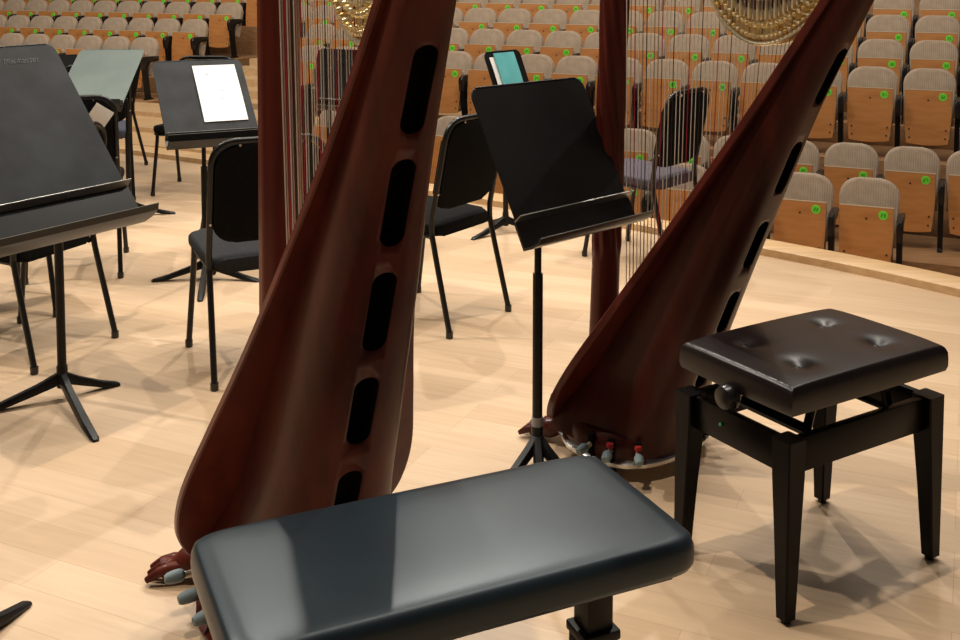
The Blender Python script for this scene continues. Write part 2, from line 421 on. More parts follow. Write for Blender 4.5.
# left block tiers, steps in front of it and the aisle stairs between the blocks
LB = {r: Vector((*LDZ[r], 0)) for r in LDZ}
for r, nm in ((3, 'third'), (4, 'fourth'), (5, 'fifth'), (6, 'sixth')):
    n0 = LB[r].dot(N1) - .55; n1 = LB[r].dot(N1) + .42; s1 = LB[r].dot(E1) + .45
    bm = bmesh.new(); slab(bm, -17, s1, n0, n1 + (.3 if r == 6 else 0), -1.4, fl[r]); struct('floor_left_tier_' + nm, bm, 'terrace')
n3 = LB[3].dot(N1) - .55
for i, (nn, zz) in enumerate(((n3 - 4.3, -.43), (n3 - 2.35, -.37), (n3 - 1.6, -.31), (n3 - .8, fl[3] - .001))):
    nx = (n3 - 2.35, n3 - 1.6, n3 - .8, n3)[i]
    bm = bmesh.new(); slab(bm, -17, -7.06, nn, nx, -1.4, zz); struct('floor_step_%d' % (i + 1), bm, 'stair')
bm = bmesh.new()
for i in range(11):
    n0 = n3 + .3 + i * .42
    z = fl[3] + .113 * (i + 1) - .08
    s0 = -10.6 + i * .09
    slab(bm, s0 + .02, s0 + 3.6 if i > 20 else -5.42 + .07 * i, n0, n0 + .44, -1.4, z)
struct('floor_aisle_stairs', bm, 'stair')

# ---------------------------------------------------------------- harps
def make_harp(label, loc, rz, lean, colr, twist, holes, P):
    t = thing('concert_harp', label, 'harp', loc, rz, 'concert harps')
    t.rotation_euler = (lean[0], lean[1], rz)
    zb, zt = .085, 1.62
    CX = P['cx']
    XS = P['xs']; WS = P['ws']; WB = P['wb']; DP = P['dp']
    xs = lambda z: interp(XS, z)
    ws = lambda z: csp(WS, z); wb = lambda z: csp(WB, z); dp = lambda z: csp(DP, z)
    # --- soundbox (tapered shell with rounded back)
    def ring(z, grow=0):
        pts = []; n = 36
        for k in range(n + 1):
            a = math.pi * k / n; c, s = math.cos(a), math.sin(a); e = 2 / 3.5
            y = (wb(z) + grow) * math.copysign(abs(c) ** e, c); x = xs(z) - (dp(z) + grow) * abs(s) ** e
            pts.append(Vector((x, y, z)))
        return pts
    bm = bmesh.new(); zz = [zb + (zt - zb) * i / 40 for i in range(41)]
    loft(bm, [ring(z) for z in zz])
    body = build('soundbox', bm, [P['wood'], 'hole'], t, 50)
    # sound holes cut into the back
    def hole_ring(zc, L, W, sc, off):
        pts = []
        dz = .02; tang = Vector((-(xs(zc + dz) - dp(zc + dz) - xs(zc - dz) + dp(zc - dz)) * -1, 0, 2 * dz)).normalized()
        nrm = Vector((-tang.z, 0, tang.x)); c = Vector((xs(zc) - dp(zc), 0, zc))
        for u, v in rrect(W * sc, L - W * (1 - sc), W * sc / 2 * .98, 6):
            pts.append(c + Vector((0, 1, 0)) * u + tang * v + nrm * off)
        return pts
    cut = bmesh.new(); rings = []
    for zc, L, W in holes: loft(cut, [hole_ring(zc, L, W, 1, .05), hole_ring(zc, L, W, 1, -.045)], mi=1)
    co = build('cutter', cut, [P['wood'], 'hole'])
    md = body.modifiers.new('b', 'BOOLEAN'); md.object = co; md.operation = 'DIFFERENCE'; md.solver = 'EXACT'
    co.parent = t
    bpy.context.view_layer.update()
    dg = bpy.context.evaluated_depsgraph_get(); me = bpy.data.meshes.new_from_object(body.evaluated_get(dg))
    body.modifiers.clear(); body.data = me
    bpy.data.objects.remove(co)
    for zc, L, W in holes:
        bm = bmesh.new(); vr = loft(bm, [hole_ring(zc, L, W, .985, -.003), hole_ring(zc, L, W, .985, -.043)], cap=False)
        bm.faces.new(vr[1])
        h = build('sound_hole', bm, 'hole', t); h['label'] = 'dark oblong sound hole in the back of the soundbox'
    # --- soundboard with its wings
    bm = bmesh.new(); rings = []
    zsb = [.085 + (zt - .085) * (i / 56) ** 1.4 for i in range(57)]
    for z in zsb:
        w = ws(z); x0 = xs(z) + .001; th = .03
        rings.append([Vector((x0, -w, z)), Vector((x0 + .004, -w - .004, z)), Vector((x0 + th - .004, -w - .004, z)), Vector((x0 + th, -w, z)), Vector((x0 + th, w, z)), Vector((x0 + th - .004, w + .004, z)), Vector((x0 + .004, w + .004, z)), Vector((x0, w, z))])
    loft(bm, rings); build('soundboard', bm, P['board'], t, 35)
    bm = bmesh.new()
    rings = [[Vector((xs(z) + .031, -.014, z)), Vector((xs(z) + .040, -.010, z)), Vector((xs(z) + .040, .010, z)), Vector((xs(z) + .031, .014, z))] for z in zsb[3:-2]]
    loft(bm, rings); build('string_rib', bm, P['wood'], t, 35)
    # --- base (pedal box)
    bw = P['base_w']; bd = P['base_d']; fx = P['base_f']
    def base_out(g):
        pts = [(fx + g, .10), (fx + g, -.10)]
        pts += [(.06, -bw * .92 - g)]
        n = 20
        for k in range(n + 1):
            a = -math.pi / 2 - math.pi * k / n
            s, c = math.sin(a), math.cos(a); e = .78
            pts.append((-.02 + (bd + g) * -abs(c) ** e, (bw + g) * math.copysign(abs(s) ** e, s)))
        pts += [(.06, bw * .92 + g)]
        return pts
    bm = bmesh.new()
    prof = [(.0, .066), (.0, .10), (-.006, .125), (-.02, .14)]
    loft(bm, [[Vector((x, y, z)) for x, y in base_out(g)] for g, z in prof]); build('pedal_box', bm, P['wood'], t, 40)
    bm = bmesh.new()
    loft(bm, [[Vector((x, y, z)) for x, y in base_out(g)] for g, z in [(.0, .040), (.012, .046), (.014, .058), (.002, .067)]]); bp = build('base_rim', bm, 'steel' if P['rim'] else P['wood'], t, 40)
    # --- feet
    for fxp, fyp in P['balls']:
        bm = bmesh.new(); lathe(bm, [(.012, 0), (.024, .002), (.027, .014), (.022, .026), (.022, .03), (.034, .036), (.034, .044)], 16, (fxp, fyp, 0)); build('foot', bm, 'black_metal', t)
    for fxp, fyp, dx, dy in P['claws']:
        bm = bmesh.new(); d = Vector((dx, dy, 0)).normalized(); p0 = Vector((fxp, fyp, 0))
        path = smooth_path([p0 - d * .17 + Vector((0, 0, .175)), p0 - d * .12 + Vector((0, 0, .13)), p0 - d * .08 + Vector((0, 0, .07)), p0 - d * .02 + Vector((0, 0, .04)), p0 + d * .035 + Vector((0, 0, .028))], 2)
        n = len(path); tube(bm, path, [.052 - .03 * (i / (n - 1)) + .006 * math.sin(i * 1.1) for i in range(n)], 12)
        side = Vector((-d.y, d.x, 0))
        for s in (-1, 0, 1):
            tube(bm, smooth_path([p0 - d * .03 + side * s * .014 + Vector((0, 0, .04)), p0 + d * .03 + side * s * .026 + Vector((0, 0, .038)), p0 + d * .07 + side * s * .03 + Vector((0, 0, .014))], 1), [.017, .017, .016, .013, .010, .008][:len(smooth_path([Vector()] * 3, 1))], 8)
        build('claw_foot', bm, P['wood'], t, 60)
    # --- pedals
    for i, (ax, ay, dx, dy, zz2, red) in enumerate(P['pedals']):
        d = Vector((dx, dy, 0)).normalized(); a = Vector((ax, ay, zz2))
        bm = bmesh.new(); tube(bm, [a - d * .05, a + d * .045, a + d * .075 + Vector((0, 0, .004))], [.008, .008, .010], 10)
        pd = build('pedal', bm, 'brass', t)
        bm = bmesh.new(); tube(bm, smooth_path([a + d * .04, a + d * .055 + Vector((0, 0, .002)), a + d * .085 + Vector((0, 0, .0))], 1), [.010, .013, .015, .015, .013, .009][:6], 12)
        c = build('pedal_cap', bm, 'felt_grey', pd); c['label'] = 'grey rubber pedal cap'
        bm = bmesh.new(); sd = Vector((-d.y, d.x, 0))
        rot = Matrix((d, sd, Vector((0, 0, 1)))).transposed()
        box(bm, a + d * .004 + Vector((0, 0, .0)), (.02, .022, .065), rot, .004); build('pedal_slot', bm, 'hole', pd)
        if red:
            bm = bmesh.new(); lathe(bm, [(.010, 0), (.012, .006), (.010, .014)], 10, a + d * .02 + Vector((0, 0, .012))); f = build('pedal_felt', bm, 'felt_red', pd); f['label'] = 'red felt on the pedal notch'
    # --- column
    bm = bmesh.new(); rings = []; nz = 150; na = 48
    for i in range(nz + 1):
        z = .10 + (1.86 - .10) * i / nz; ring_ = []
        r = colr * (1 + .55 * math.exp(-((z - .10) / .10) ** 2) + .18 * math.exp(-(z - .1) / .5))
        f = min(1, max(0, (z - P['flute']) / .05))
        for k in range(na):
            a = 2 * math.pi * k / na
            rr = r * (1 + f * .11 * math.cos(8 * a + twist * z)) if twist else r * (1 + .05 * f * abs(math.cos(5 * a)))
            ring_.append(Vector((CX - P['lean'] * (z / 1.86) + rr * math.cos(a), rr * math.sin(a), z)))
        rings.append(ring_)
    loft(bm, rings); build('column', bm, P['board'], t, 60)
    bm = bmesh.new(); lathe(bm, [(colr, 1.84), (colr * 1.5, 1.86), (colr * 1.35, 1.89), (colr * 1.7, 1.95), (colr * 1.5, 1.99), (colr * .7, 2.01)], 24, (CX - P['lean'], 0, 0)); build('crown', bm, 'gold', t)
    # --- neck with gilded action plates
    low = P['low']
    lowz = lambda x: csp(low, x)
    x0, x1 = low[0][0], low[-1][0]
    xsn = [x0 + (x1 - x0) * i / 60 for i in range(61)]
    def band(bm, f0, f1, y0, y1):
        rings = []
        for x in xsn:
            a = f0(x); b = f1(x); rings.append([Vector((x, y0, a)), Vector((x, y1, a)), Vector((x, y1, b)), Vector((x, y0, b))])
        loft(bm, rings)
    top = lambda x: lowz(x) + .19 + .05 * max(0, (x + .1))
    bm = bmesh.new(); band(bm, lambda x: lowz(x) + .02, top, -.022, .022); build('neck', bm, P['board'], t, 40)
    for s in (1, -1):
        bm = bmesh.new(); y = .024 * s
        band(bm, lowz, lambda x: lowz(x) + .10, min(y, y + .006 * s), max(y, y + .006 * s))
        ap = build('action_plate', bm, 'gold', t, 40); ap['label'] = 'gilded plate along the side of the neck'
        bm = bmesh.new(); tube(bm, [Vector((x, .033 * s, lowz(x) + .004)) for x in xsn], .007, 8); build('plate_rim', bm, 'brass', ap)
        bm = bmesh.new(); band(bm, lambda x: lowz(x) + .083, lambda x: lowz(x) + .10, min(.0305 * s, .036 * s), max(.0305 * s, .036 * s)); build('plate_ridge', bm, 'brass', ap)
    bm = bmesh.new(); xq = xs(1.6) - .03
    loft(bm, [[Vector((xq + .085 * f * math.cos(2 * math.pi * k / 24), .046 * f * math.sin(2 * math.pi * k / 24), 1.60 + h)) for k in range(24)] for f, h in ((.85, 0), (1, .04), (1.02, .10), (.95, .16), (.75, .20), (.4, .222), (.05, .228))])
    build('shoulder', bm, P['board'], t, 60)
    # --- 47 strings with their discs and pins
    n = 47
    for i in range(n):
        f = i / (n - 1)
        zq0 = .085 + (.29 - CX) / .583; zq = zq0 + (1.44 - zq0) * f ** 1.02; xb = xs(zq) + .04
        xt = CX - .125 + (-.69 - CX + .125) * f ** .93
        col = ('str_red' if i % 7 == 2 else 'str_black' if i % 7 == 5 else 'str_white')
        if i < 10 and col == 'str_white': col = 'str_wire' if i % 3 else 'str_white'
        zl = lowz(xt)
        if zl <= zq + .01: zq = zl - .01
        bm = bmesh.new(); r = (.0017 - .0010 * f) * P['gauge']
        tube(bm, [(xb, 0, zq), (xt, .036, zl + .06), (xt, .036, zl + .13)], r, 6)
        build('string', bm, col, t)
        bm = bmesh.new()
        for hz in (.022, .056):
            lathe(bm, [(.0075, .030), (.0075, .040), (.004, .044)], 8, (xt - .003, 0, zl + hz), 0, 'Y')
            lathe(bm, [(.0028, .030), (.0028, .050)], 6, (xt + .006, 0, zl + hz + .006), 0, 'Y')
        build('tuning_disc', bm, 'brass' if i % 2 else 'gold', t)
        bm = bmesh.new()
        box(bm, (xt, .040, zl + .108), (.006, .012, .07), bev=.001)
        lathe(bm, [(.004, .022), (.004, .052), (.0025, .056)], 8, (xt, 0, zl + .135), 0, 'Y')
        build('tuning_pin', bm, 'steel' if i % 2 else 'brass', t)
    return t
PH1 = dict(
    xs=[(.085, .15), (1.62, -.745)],
    ws=[(.085, .15), (.11, .215), (.15, .25), (.22, .276), (.34, .276), (.5, .240), (.7, .190), (.9, .148), (1.2, .094), (1.62, .044)],
    wb=[(.085, .235), (.16, .215), (.3, .164), (.6, .131), (.9, .106), (1.2, .075), (1.62, .040)],
    dp=[(.085, .34), (.25, .285), (.6, .225), (.9, .172), (1.2, .12), (1.62, .075)],
    base_w=.247, base_d=.22, base_f=.27, rim=False, gauge=1.0,
    balls=[(-.12, .19), (-.12, -.19), (.17, .1), (.17, -.1)], claws=[(.27, .24, .45, 1), (.27, -.24, .45, -1)],
    pedals=[(.12, .215, 0, 1, .09, False), (.03, .205, -.1, 1, .09, False), (-.06, .195, -.2, 1, .09, False), (-.20, -.14, -1, -.6, .10, False), (-.15, -.205, -.6, -1, .10, False), (-.07, -.238, -.2, -1, .10, False), (.02, -.243, 0, -1, .10, False)],
    flute=.45,
    cx=.17, lean=.03, wood='harp', board='harpboard',
    low=[(-.75, 1.58), (-.69, 1.51), (-.645, 1.455), (-.60, 1.415), (-.535, 1.38), (-.48, 1.369), (-.43, 1.376), (-.38, 1.403), (-.335, 1.445), (-.305, 1.50), (-.22, 1.60), (-.08, 1.71), (.05, 1.765), (.19, 1.78)])
PH2 = dict(PH1)
PH2.update(base_d=.205, dp=[(.085, .375), (.25, .315), (.6, .235), (.9, .175), (1.2, .12), (1.62, .075)], xs=[(.085, .15), (1.62, -.80)], low=[(x - .022 if x < -.25 else x, z) for x, z in PH1['low']], holes=[(.34, .13, .056), (.545, .15, .056), (.77, .165, .055), (1.015, .175, .053), (1.29, .18, .05)], cx=.125, lean=.06, wood='harp_dark', board='harpboard_dark', rim=True, gauge=1.0, balls=[(-.09, .21), (-.12, -.19), (.17, .1), (.17, -.1)], claws=[(.24, .17, 1, .3), (.24, -.17, 1, -.3)],
    pedals=[(-.05, .243, -.2, 1, .10, False), (-.12, .232, -.5, 1, .10, True), (-.19, .19, -.9, 1, .10, True), (-.215, -.13, -1, -.6, .10, False), (-.17, -.20, -.6, -1, .10, False), (-.09, -.238, -.2, -1, .10, False), (.0, -.243, 0, -1, .10, False)], flute=.62)
HOLES = [(.40, .155, .054), (.622, .175, .053), (.852, .188, .051), (1.082, .19, .049), (1.30, .18, .047)]
def harp_at(label, colpos, fwd_az, lean, colr, twist, P, size=1):
    # fwd_az: direction from player to column, degrees from +Y towards -X
    a = R(fwd_az); f = Vector((-math.sin(a), math.cos(a), 0))
    o = Vector((*colpos, 0)) - f * .15 * size
    h = make_harp(label, o, math.atan2(f.y, f.x), lean, colr, twist, P.get('holes', HOLES), P); h.scale = (size,) * 3
    return h
harp_at('dark red mahogany pedal harp at left, nearest the camera, leaning over the long bench', (-.508, 2.72), 27.6, (0, 0), .048, 0, PH1, 1.05)
harp_at('dark red mahogany pedal harp with twisted column, behind the square stool', (.395, 3.62), 43, (0, 0), .044, 22, PH2)

# ---------------------------------------------------------------- long bench in front
def make_bench():
    t = thing('piano_bench', 'long black padded bench in the foreground', 'bench', (-.064, 1.872, 0), R(24.3))
    L, W = .845, .40
    bm = bmesh.new(); rings = []
    nU, nV = 40, 20
    def top(u, v):   # u,v in -1..1 ; cushion crown
        return .577 - .005 * abs(u) ** 6 - .008 * v ** 6
    prof = [(1 - .10, 0.0), (1 - .055, -.006), (1 - .02, -.02), (1, -.045), (1, -.075), (1 - .02, -.092), (1 - .05, -.098)]
    def sup(a, su, sv, e=.17):
        c, s = math.cos(a), math.sin(a)
        return su * math.copysign(abs(c) ** e, c), sv * math.copysign(abs(s) ** e, s)
    n = 72; rings = []
    for k in (.05, .3, .6, .82, .91):
        rings.append([Vector((x, y, top(x / (L / 2), y / (W / 2)))) for x, y in (sup(2 * math.pi * i / n, L / 2 * k, W / 2 * k) for i in range(n))])
    for inset, z in ((.012, .570), (.005, .563), (.001, .550), (0, .534), (.001, .518), (.006, .507), (.02, .502)):
        rings.append([Vector((x, y, z - .010 * abs(x / (L / 2)) ** 3 * 0)) for x, y in (sup(2 * math.pi * i / n, L / 2 - inset, W / 2 - inset, .15) for i in range(n))])
    loft(bm, rings); build('cushion', bm, 'vinyl', t, 60)
    bm = bmesh.new(); box(bm, (0, 0, .492), (L - .08, W - .08, .022), bev=.003)
    build('seat_board', bm, 'black_metal', t)
    for s in (-1, 1):
        bm = bmesh.new(); box(bm, (s * .31, 0, .40), (.056, .056, .19), bev=.003); box(bm, (s * .31, 0, .478), (.10, .2, .012), bev=.002)
        lg = build('leg', bm, 'black_metal', t)
        bm = bmesh.new(); box(bm, (s * .31, 0, .17), (.072, .068, .28), bev=.004); box(bm, (s * .31, 0, .315), (.08, .076, .02), bev=.004); build('sleeve', bm, 'black_metal', lg)
        bm = bmesh.new(); box(bm, (s * .31, 0, .018), (.07, .30, .036), bev=.006); build('crossfoot', bm, 'black_metal', lg)
    bm = bmesh.new(); box(bm, (0, 0, .12), (.50, .03, .03), bev=.004); build('stretcher', bm, 'black_metal', t)
    return t
make_bench()

# ---------------------------------------------------------------- square stool
def make_stool():
    t = thing('adjustable_stool', 'square black stool with buttoned leather seat and side knob', 'stool', (.884, 2.826, 0), R(31.4))
    sx, sy = .533 / 2, .35 / 2
    for a in (-1, 1):
        for b in (-1, 1):
            bm = bmesh.new(); rings = []
            for z, w in ((.012, .036), (.20, .047), (.36, .058), (.455, .06)):
                cx, cy = a * (sx + .016 - w / 2 + .012), b * (sy + .016 - w / 2 + .012); h = w / 2
                c = .004
                rings.append([Vector((cx + p, cy + q, z)) for p, q in ((-h + c, -h), (h - c, -h), (h, -h + c), (h, h - c), (h - c, h), (-h + c, h), (-h, h - c), (-h, -h + c))])
            loft(bm, rings); lg = build('leg', bm, 'ebony', t, 30)
            bm = bmesh.new(); lathe(bm, [(.012, 0), (.013, .012)], 12, (a * (sx + .008), b * (sy + .008), 0)); build('foot_pad', bm, 'black_plastic', lg)
    for b in (-1, 1):
        bm = bmesh.new(); box(bm, (0, b * (sy - .002), .408), (2 * sx - .02, .022, .088), bev=.002); build('apron', bm, 'ebony', t)
    for a in (-1, 1):
        bm = bmesh.new(); box(bm, (a * (sx - .002), 0, .408), (.022, 2 * sy - .02, .088), bev=.002); ap = build('apron', bm, 'ebony', t)
        if a == -1:
            bm = bmesh.new(); lathe(bm, [(.004, 0), (.004, -.003)], 10, (-sx - .012, .045, .412), 0, 'X'); d = build('dot', bm, mat('green_dot', (.02, .35, .15), .4), ap); d['label'] = 'small green dot'
    # lifting mechanism
    for a in (-1, 1):
        bm = bmesh.new()
        for b in (-1, 1):
            tube(bm, [(a * .17, b * .13, .385), (a * .13, b * .13, .51)], .012, 8)
        box(bm, (a * .15, 0, .43), (.03, .26, .012), Matrix.Rotation(R(20) * a, 3, 'Y'))
        build('lift_arm', bm, 'ebony', t)
    bm = bmesh.new(); tube(bm, [(-.28, 0, .505), (.2, 0, .505)], .008, 8)
    sp = build('spindle', bm, 'steel', t)
    bm = bmesh.new(); lathe(bm, [(.012, -.352), (.028, -.348), (.033, -.335), (.033, -.318), (.026, -.308), (.014, -.300)], 20, (.03, 0, .505), 0, 'X'); build('knob', bm, 'black_plastic', sp)
    # tufted seat
    L, W = .60, .402
    B = [(-.15, -.09), (.15, -.09), (-.15, .09), (.15, .09)]
    def top(x, y):
        z = .597 - .007 * abs(2 * x / L) ** 4 - .006 * abs(2 * y / W) ** 4
        for bx, by in B:
            d2 = (x - bx) ** 2 + (y - by) ** 2; z -= .013 * math.exp(-d2 / .0010) + .004 * math.exp(-d2 / .005)
        return z
    bm = bmesh.new(); nx, ny = 72, 52
    def sq(u, v):
        return (u * (L / 2 - .006) * (1 - .012 * v * v), v * (W / 2 - .006) * (1 - .012 * u * u))
    g = [[None] * (ny + 1) for _ in range(nx + 1)]
    for i in range(nx + 1):
        for j in range(ny + 1):
            u = math.sin((i / nx - .5) * math.pi * .93) / math.sin(.465 * math.pi); v = math.sin((j / ny - .5) * math.pi * .93) / math.sin(.465 * math.pi)
            x, y = sq(u, v); e = max(abs(u), abs(v)); z = top(x, y)
            z -= .006 * max(0, (e - .965) / .035) ** 2
            g[i][j] = bm.verts.new((x + .008, y - .004, z))
    for i in range(nx):
        for j in range(ny): bm.faces.new((g[i][j], g[i + 1][j], g[i + 1][j + 1], g[i][j + 1]))
    border = [g[i][0] for i in range(nx)] + [g[nx][j] for j in range(ny)] + [g[i][ny] for i in range(nx, 0, -1)] + [g[0][j] for j in range(ny, 0, -1)]
    prev = border
    for sc, z in ((1.016, -.008), (1.02, -.025), (1.02, -.045), (1.005, -.058)):
        cur = [bm.verts.new((v.co.x * sc, v.co.y * (1 + (sc - 1) * 1.3), .577 + z)) for v in border]
        for i in range(len(border)):
            j = (i + 1) % len(border); bm.faces.new((prev[i], prev[j], cur[j], cur[i]))
        prev = cur
    bm.faces.new(prev)
    st = build('seat', bm, 'leather', t, 60)
    for bx, by in B:
        bm = bmesh.new(); lathe(bm, [(.009, -.003), (.009, .001), (.005, .004)], 12, (bx, by, top(bx, by))); build('button', bm, 'leather', st)
make_stool()

# ---------------------------------------------------------------- music stands
def make_stand(label, base, cz, dc, psi, tau, w, l, tips=None, desk='desk', script=False, tray=.06, ext=.06, lip=.022, legr=.29, collar=False, leg_az=(200, 320, 80), group='orchestra music stands'):
    """base xy of the pole, dc: desk centre xy, psi/tau yaw and tilt in radians"""
    t = thing('music_stand', label, 'music stand', (base[0], base[1], 0), 0, group)
    B = Vector((base[0], base[1], 0))
    # base legs
    if tips is None: tips = [(base[0] + legr * math.cos(R(a)), base[1] + legr * math.sin(R(a))) for a in leg_az]
    for tx, ty in tips:
        d = Vector((tx - base[0], ty - base[1], 0)); ln = d.length; d.normalize(); s = Vector((-d.y, d.x, 0))
        bm = bmesh.new(); rings = []
        for f, hw, z0, z1 in ((.02, .015, .055, .10), (.3, .017, .035, .066), (.7, .018, .008, .030), (.96, .015, 0, .014), (1.0, .010, 0, .008)):
            p = d * ln * f
            rings.append([p + s * hw * .9 + Vector((0, 0, z0)), p + s * hw + Vector((0, 0, (z0 + z1) / 2)), p + s * hw * .6 + Vector((0, 0, z1)), p - s * hw * .6 + Vector((0, 0, z1)), p - s * hw + Vector((0, 0, (z0 + z1) / 2)), p - s * hw * .9 + Vector((0, 0, z0))])
        loft(bm, rings); build('leg', bm, 'black_metal', t, 45)
    u = Vector((math.cos(psi), math.sin(psi), 0)); away = Vector((-math.sin(psi), math.cos(psi), 0))
    up = away * math.sin(tau) + Vector((0, 0, math.cos(tau))); nr = u.cross(up)      # nr faces the player
    if nr.dot(-away) < 0: nr = -nr
    c = Vector((dc[0] - base[0], dc[1] - base[1], cz))
    hub = c - nr * .035 - up * l * .10
    bm = bmesh.new(); tube(bm, [(0, 0, .04), (0, 0, .12)], .020, 14); tube(bm, [(0, 0, .1), (0, 0, min(.62, hub.z * .65))], .0165, 14)
    pole = build('pole', bm, 'black_metal', t)
    if collar:
        bm = bmesh.new(); tube(bm, [(0, 0, .118), (0, 0, .150)], .0185, 14); build('collar', bm, 'glide', pole)['label'] = 'pale grey collar'
    bm = bmesh.new(); tube(bm, [(0, 0, .5 * hub.z), (0, 0, hub.z - .08), (hub.x, hub.y, hub.z)], .0115, 12); build('inner_shaft', bm, 'black_metal', t)
    bm = bmesh.new(); rot = Matrix((u, up, nr)).transposed(); box(bm, c - nr * .02 - up * l * .10, (.09, .06, .03), rot, .004); build('tilt_bracket', bm, 'black_metal', t)
    # desk panel with rounded upper corners, shelf and front lip
    bm = bmesh.new()
    fr = lambda a, b, d: c + u * a + up * b + nr * d
    extrude_outline(bm, [(a_, b_ - (ext if b_ < -l / 2 + .001 else 0)) for a_, b_ in rrect(w, l, .035, 5, top_only=True)], -.0025, .0025, fr, 0, .001, 1)
    dk = build('desk', bm, desk, t, 30)
    bm = bmesh.new()
    # top rolled edge
    tube(bm, [fr(-w / 2 + .03, l / 2 - .001, 0), fr(w / 2 - .03, l / 2 - .001, 0)], .004, 8)
    build('rolled_edge', bm, desk, dk)
    bm = bmesh.new(); ww = w + .012
    # shelf: out from the panel foot, then a lip
    lb = -l / 2 - ext
    q = [(-l / 2 - .003, -.0035), (lb - .002, -.0035), (lb - .007, tray * .5), (lb - .004, tray), (lb + lip, tray + .018), (lb + lip + .002, tray + .013), (lb + .002, tray - .004), (lb, tray * .5), (lb + .006, .0035), (-l / 2 - .003, .0035)]
    loft(bm, [[fr(a, b, d) for b, d in q] for a in (-ww / 2, ww / 2)])
    sh = build('shelf', bm, 'shelf', t, 30)
    bm = bmesh.new(); tube(bm, [fr(-ww / 2, lb + lip + .001, tray + .0158), fr(ww / 2, lb + lip + .001, tray + .0158)], .0022, 6); build('shelf_edge', bm, 'desk_edge', sh)
    bm = bmesh.new(); q = [(-l / 2 + .004, .002), (-l / 2 + .012, .034), (-l / 2 + .009, .036), (-l / 2 - .002, .002)]
    loft(bm, [[fr(a, b, d) for b, d in q] for a in (-ww / 2, ww / 2)]); build('pencil_ledge', bm, 'desk_edge', dk)
    if script:
        cu = bpy.data.curves.new('script', 'FONT'); cu.body = 'Manhasset'; cu.size = .034; cu.extrude = .0006; cu.shear = .3; cu.align_x = 'CENTER'
        fo = bpy.data.objects.new('script', cu); COL.objects.link(fo); bpy.context.view_layer.update()
        me = bpy.data.meshes.new_from_object(fo.evaluated_get(bpy.context.evaluated_depsgraph_get())); bpy.data.objects.remove(fo)
        for v in me.vertices:
            x, y, z = v.co; v.co = fr(x + script[0], y + script[1], z + .0032)
        me.materials.append(M['tube']); so = bpy.data.objects.new('maker_script', me); COL.objects.link(so); so.parent = dk; so['label'] = 'embossed black maker script'
    return t, (lambda a, b, d: B + fr(a, b, d))
make_stand('big black music stand desk cropped by the left edge with mottled face and maker script', (-1.554, 3.92), 1.065, (-1.589, 3.651), R(58), R(38), .61, .63, [(-1.294, 3.535), (-1.382, 4.04), (-1.80, 3.75)], desk='desk_mottled', script=(.14, .24), tray=.085, ext=.145, lip=.012)
st4, fr4 = make_stand('black music stand standing between the two harps, its shelf towards the long bench', (.185, 3.39), 1.035, (.222, 3.385), R(44), R(28), .52, .43, tray=.065, ext=.085, lip=.008, legr=.2, collar=True, leg_az=(235, 270, 305))
st3, fr3 = make_stand('black music stand holding a white sheet, left of the left harp column', (-1.42, 5.50), .957, (-1.371, 5.35), R(26.4), R(47.7), .45, .507, [(-1.344, 5.084), (-1.68, 5.42), (-1.124, 5.42)], desk='desk_mottled', tray=.06)
st2, fr2 = make_stand('music stand desk, pale green grey from reflected light, behind the big black desk', (-2.28, 6.93), .90, (-2.47, 7.0), R(3), R(62), .43, .66, desk='desk_green_sheen', leg_az=(10, 130, 250))
st5, fr5 = make_stand('black music stand with teal booklet, seen just above the central stand', (.156, 6.49), .97, (.17, 6.4), R(50), R(22), .34, .30, leg_az=(110, 225, 350))
make_stand('dark music stand desk seen through the left harp strings', (-.98, 7.0), .91, (-.93, 7.0), R(-28), R(14), .36, .34, desk='desk_mottled', leg_az=(20, 140, 260))
make_stand('dark grey music stand desk peeking out left of the desk shining pale green', (-3.08, 7.9), .86, (-3.06, 7.85), R(10), R(30), .26, .26, leg_az=(20, 140, 260))
make_stand('music stand whose one foot shows in the lower left corner', (-1.23, 2.30), .95, (-1.40, 2.30), R(-75), R(12), .46, .34, [(-1.13, 2.60), (-1.52, 2.24), (-1.06, 2.03)])

def sheet(name, label, fr, a0, a1, b0, b1, d, m, lines=True, cat='sheet music', tilt=0, th=.0012):
    bm = bmesh.new(); ca, cb = (a0 + a1) / 2, (b0 + b1) / 2; ct, s_ = math.cos(tilt), math.sin(tilt)
    rr = lambda a, b: (ca + (a - ca) * ct - (b - cb) * s_, cb + (a - ca) * s_ + (b - cb) * ct)
    rings = []
    for i in range(9):
        b = b0 + (b1 - b0) * i / 8; bow = .004 * math.sin(math.pi * i / 8)
        ring_ = []
        for a, dd in ((a0, d), (a1, d), (a1, d + th), (a0, d + th)):
            x, y = rr(a, b); ring_.append(fr(x, y, dd + bow))
        rings.append(ring_)
    loft(bm, rings)
    o = build(name, bm, m, None, 40); tag(o, label, cat)
    if lines:
        bm = bmesh.new()
        for i in range(5):
            f = .18 + .15 * i
            b = b1 - (b1 - b0) * f; bow = .004 * math.sin(math.pi * (1 - f)) + th + .0006
            for k in range(random.randint(2, 4)):
                aa = a0 + (a1 - a0) * random.uniform(.2, .7); wd = (a1 - a0) * random.uniform(.05, .14)
                ps = [fr(*rr(p, q), d + bow) for p, q in ((aa, b), (aa + wd, b), (aa + wd, b + .004), (aa, b + .004))]
                bm.faces.new([bm.verts.new(p) for p in ps])
        build('faint_notation', bm, 'ink', o)
    return o
sheet('sheet_of_paper', 'white sheet of paper on the desk of the stand by the left harp', fr3, -.03, .185, -.165, .21, .006, 'paper')
sheet('sheet_of_paper', 'white edge of paper under the teal booklet', fr5, -.135, .05, -.14, .115, .005, 'paper', False)
sheet('booklet', 'teal booklet upright on the stand behind the central desk', fr5, -.10, .09, -.14, .135, .012, 'teal', False, 'booklet', th=.006)

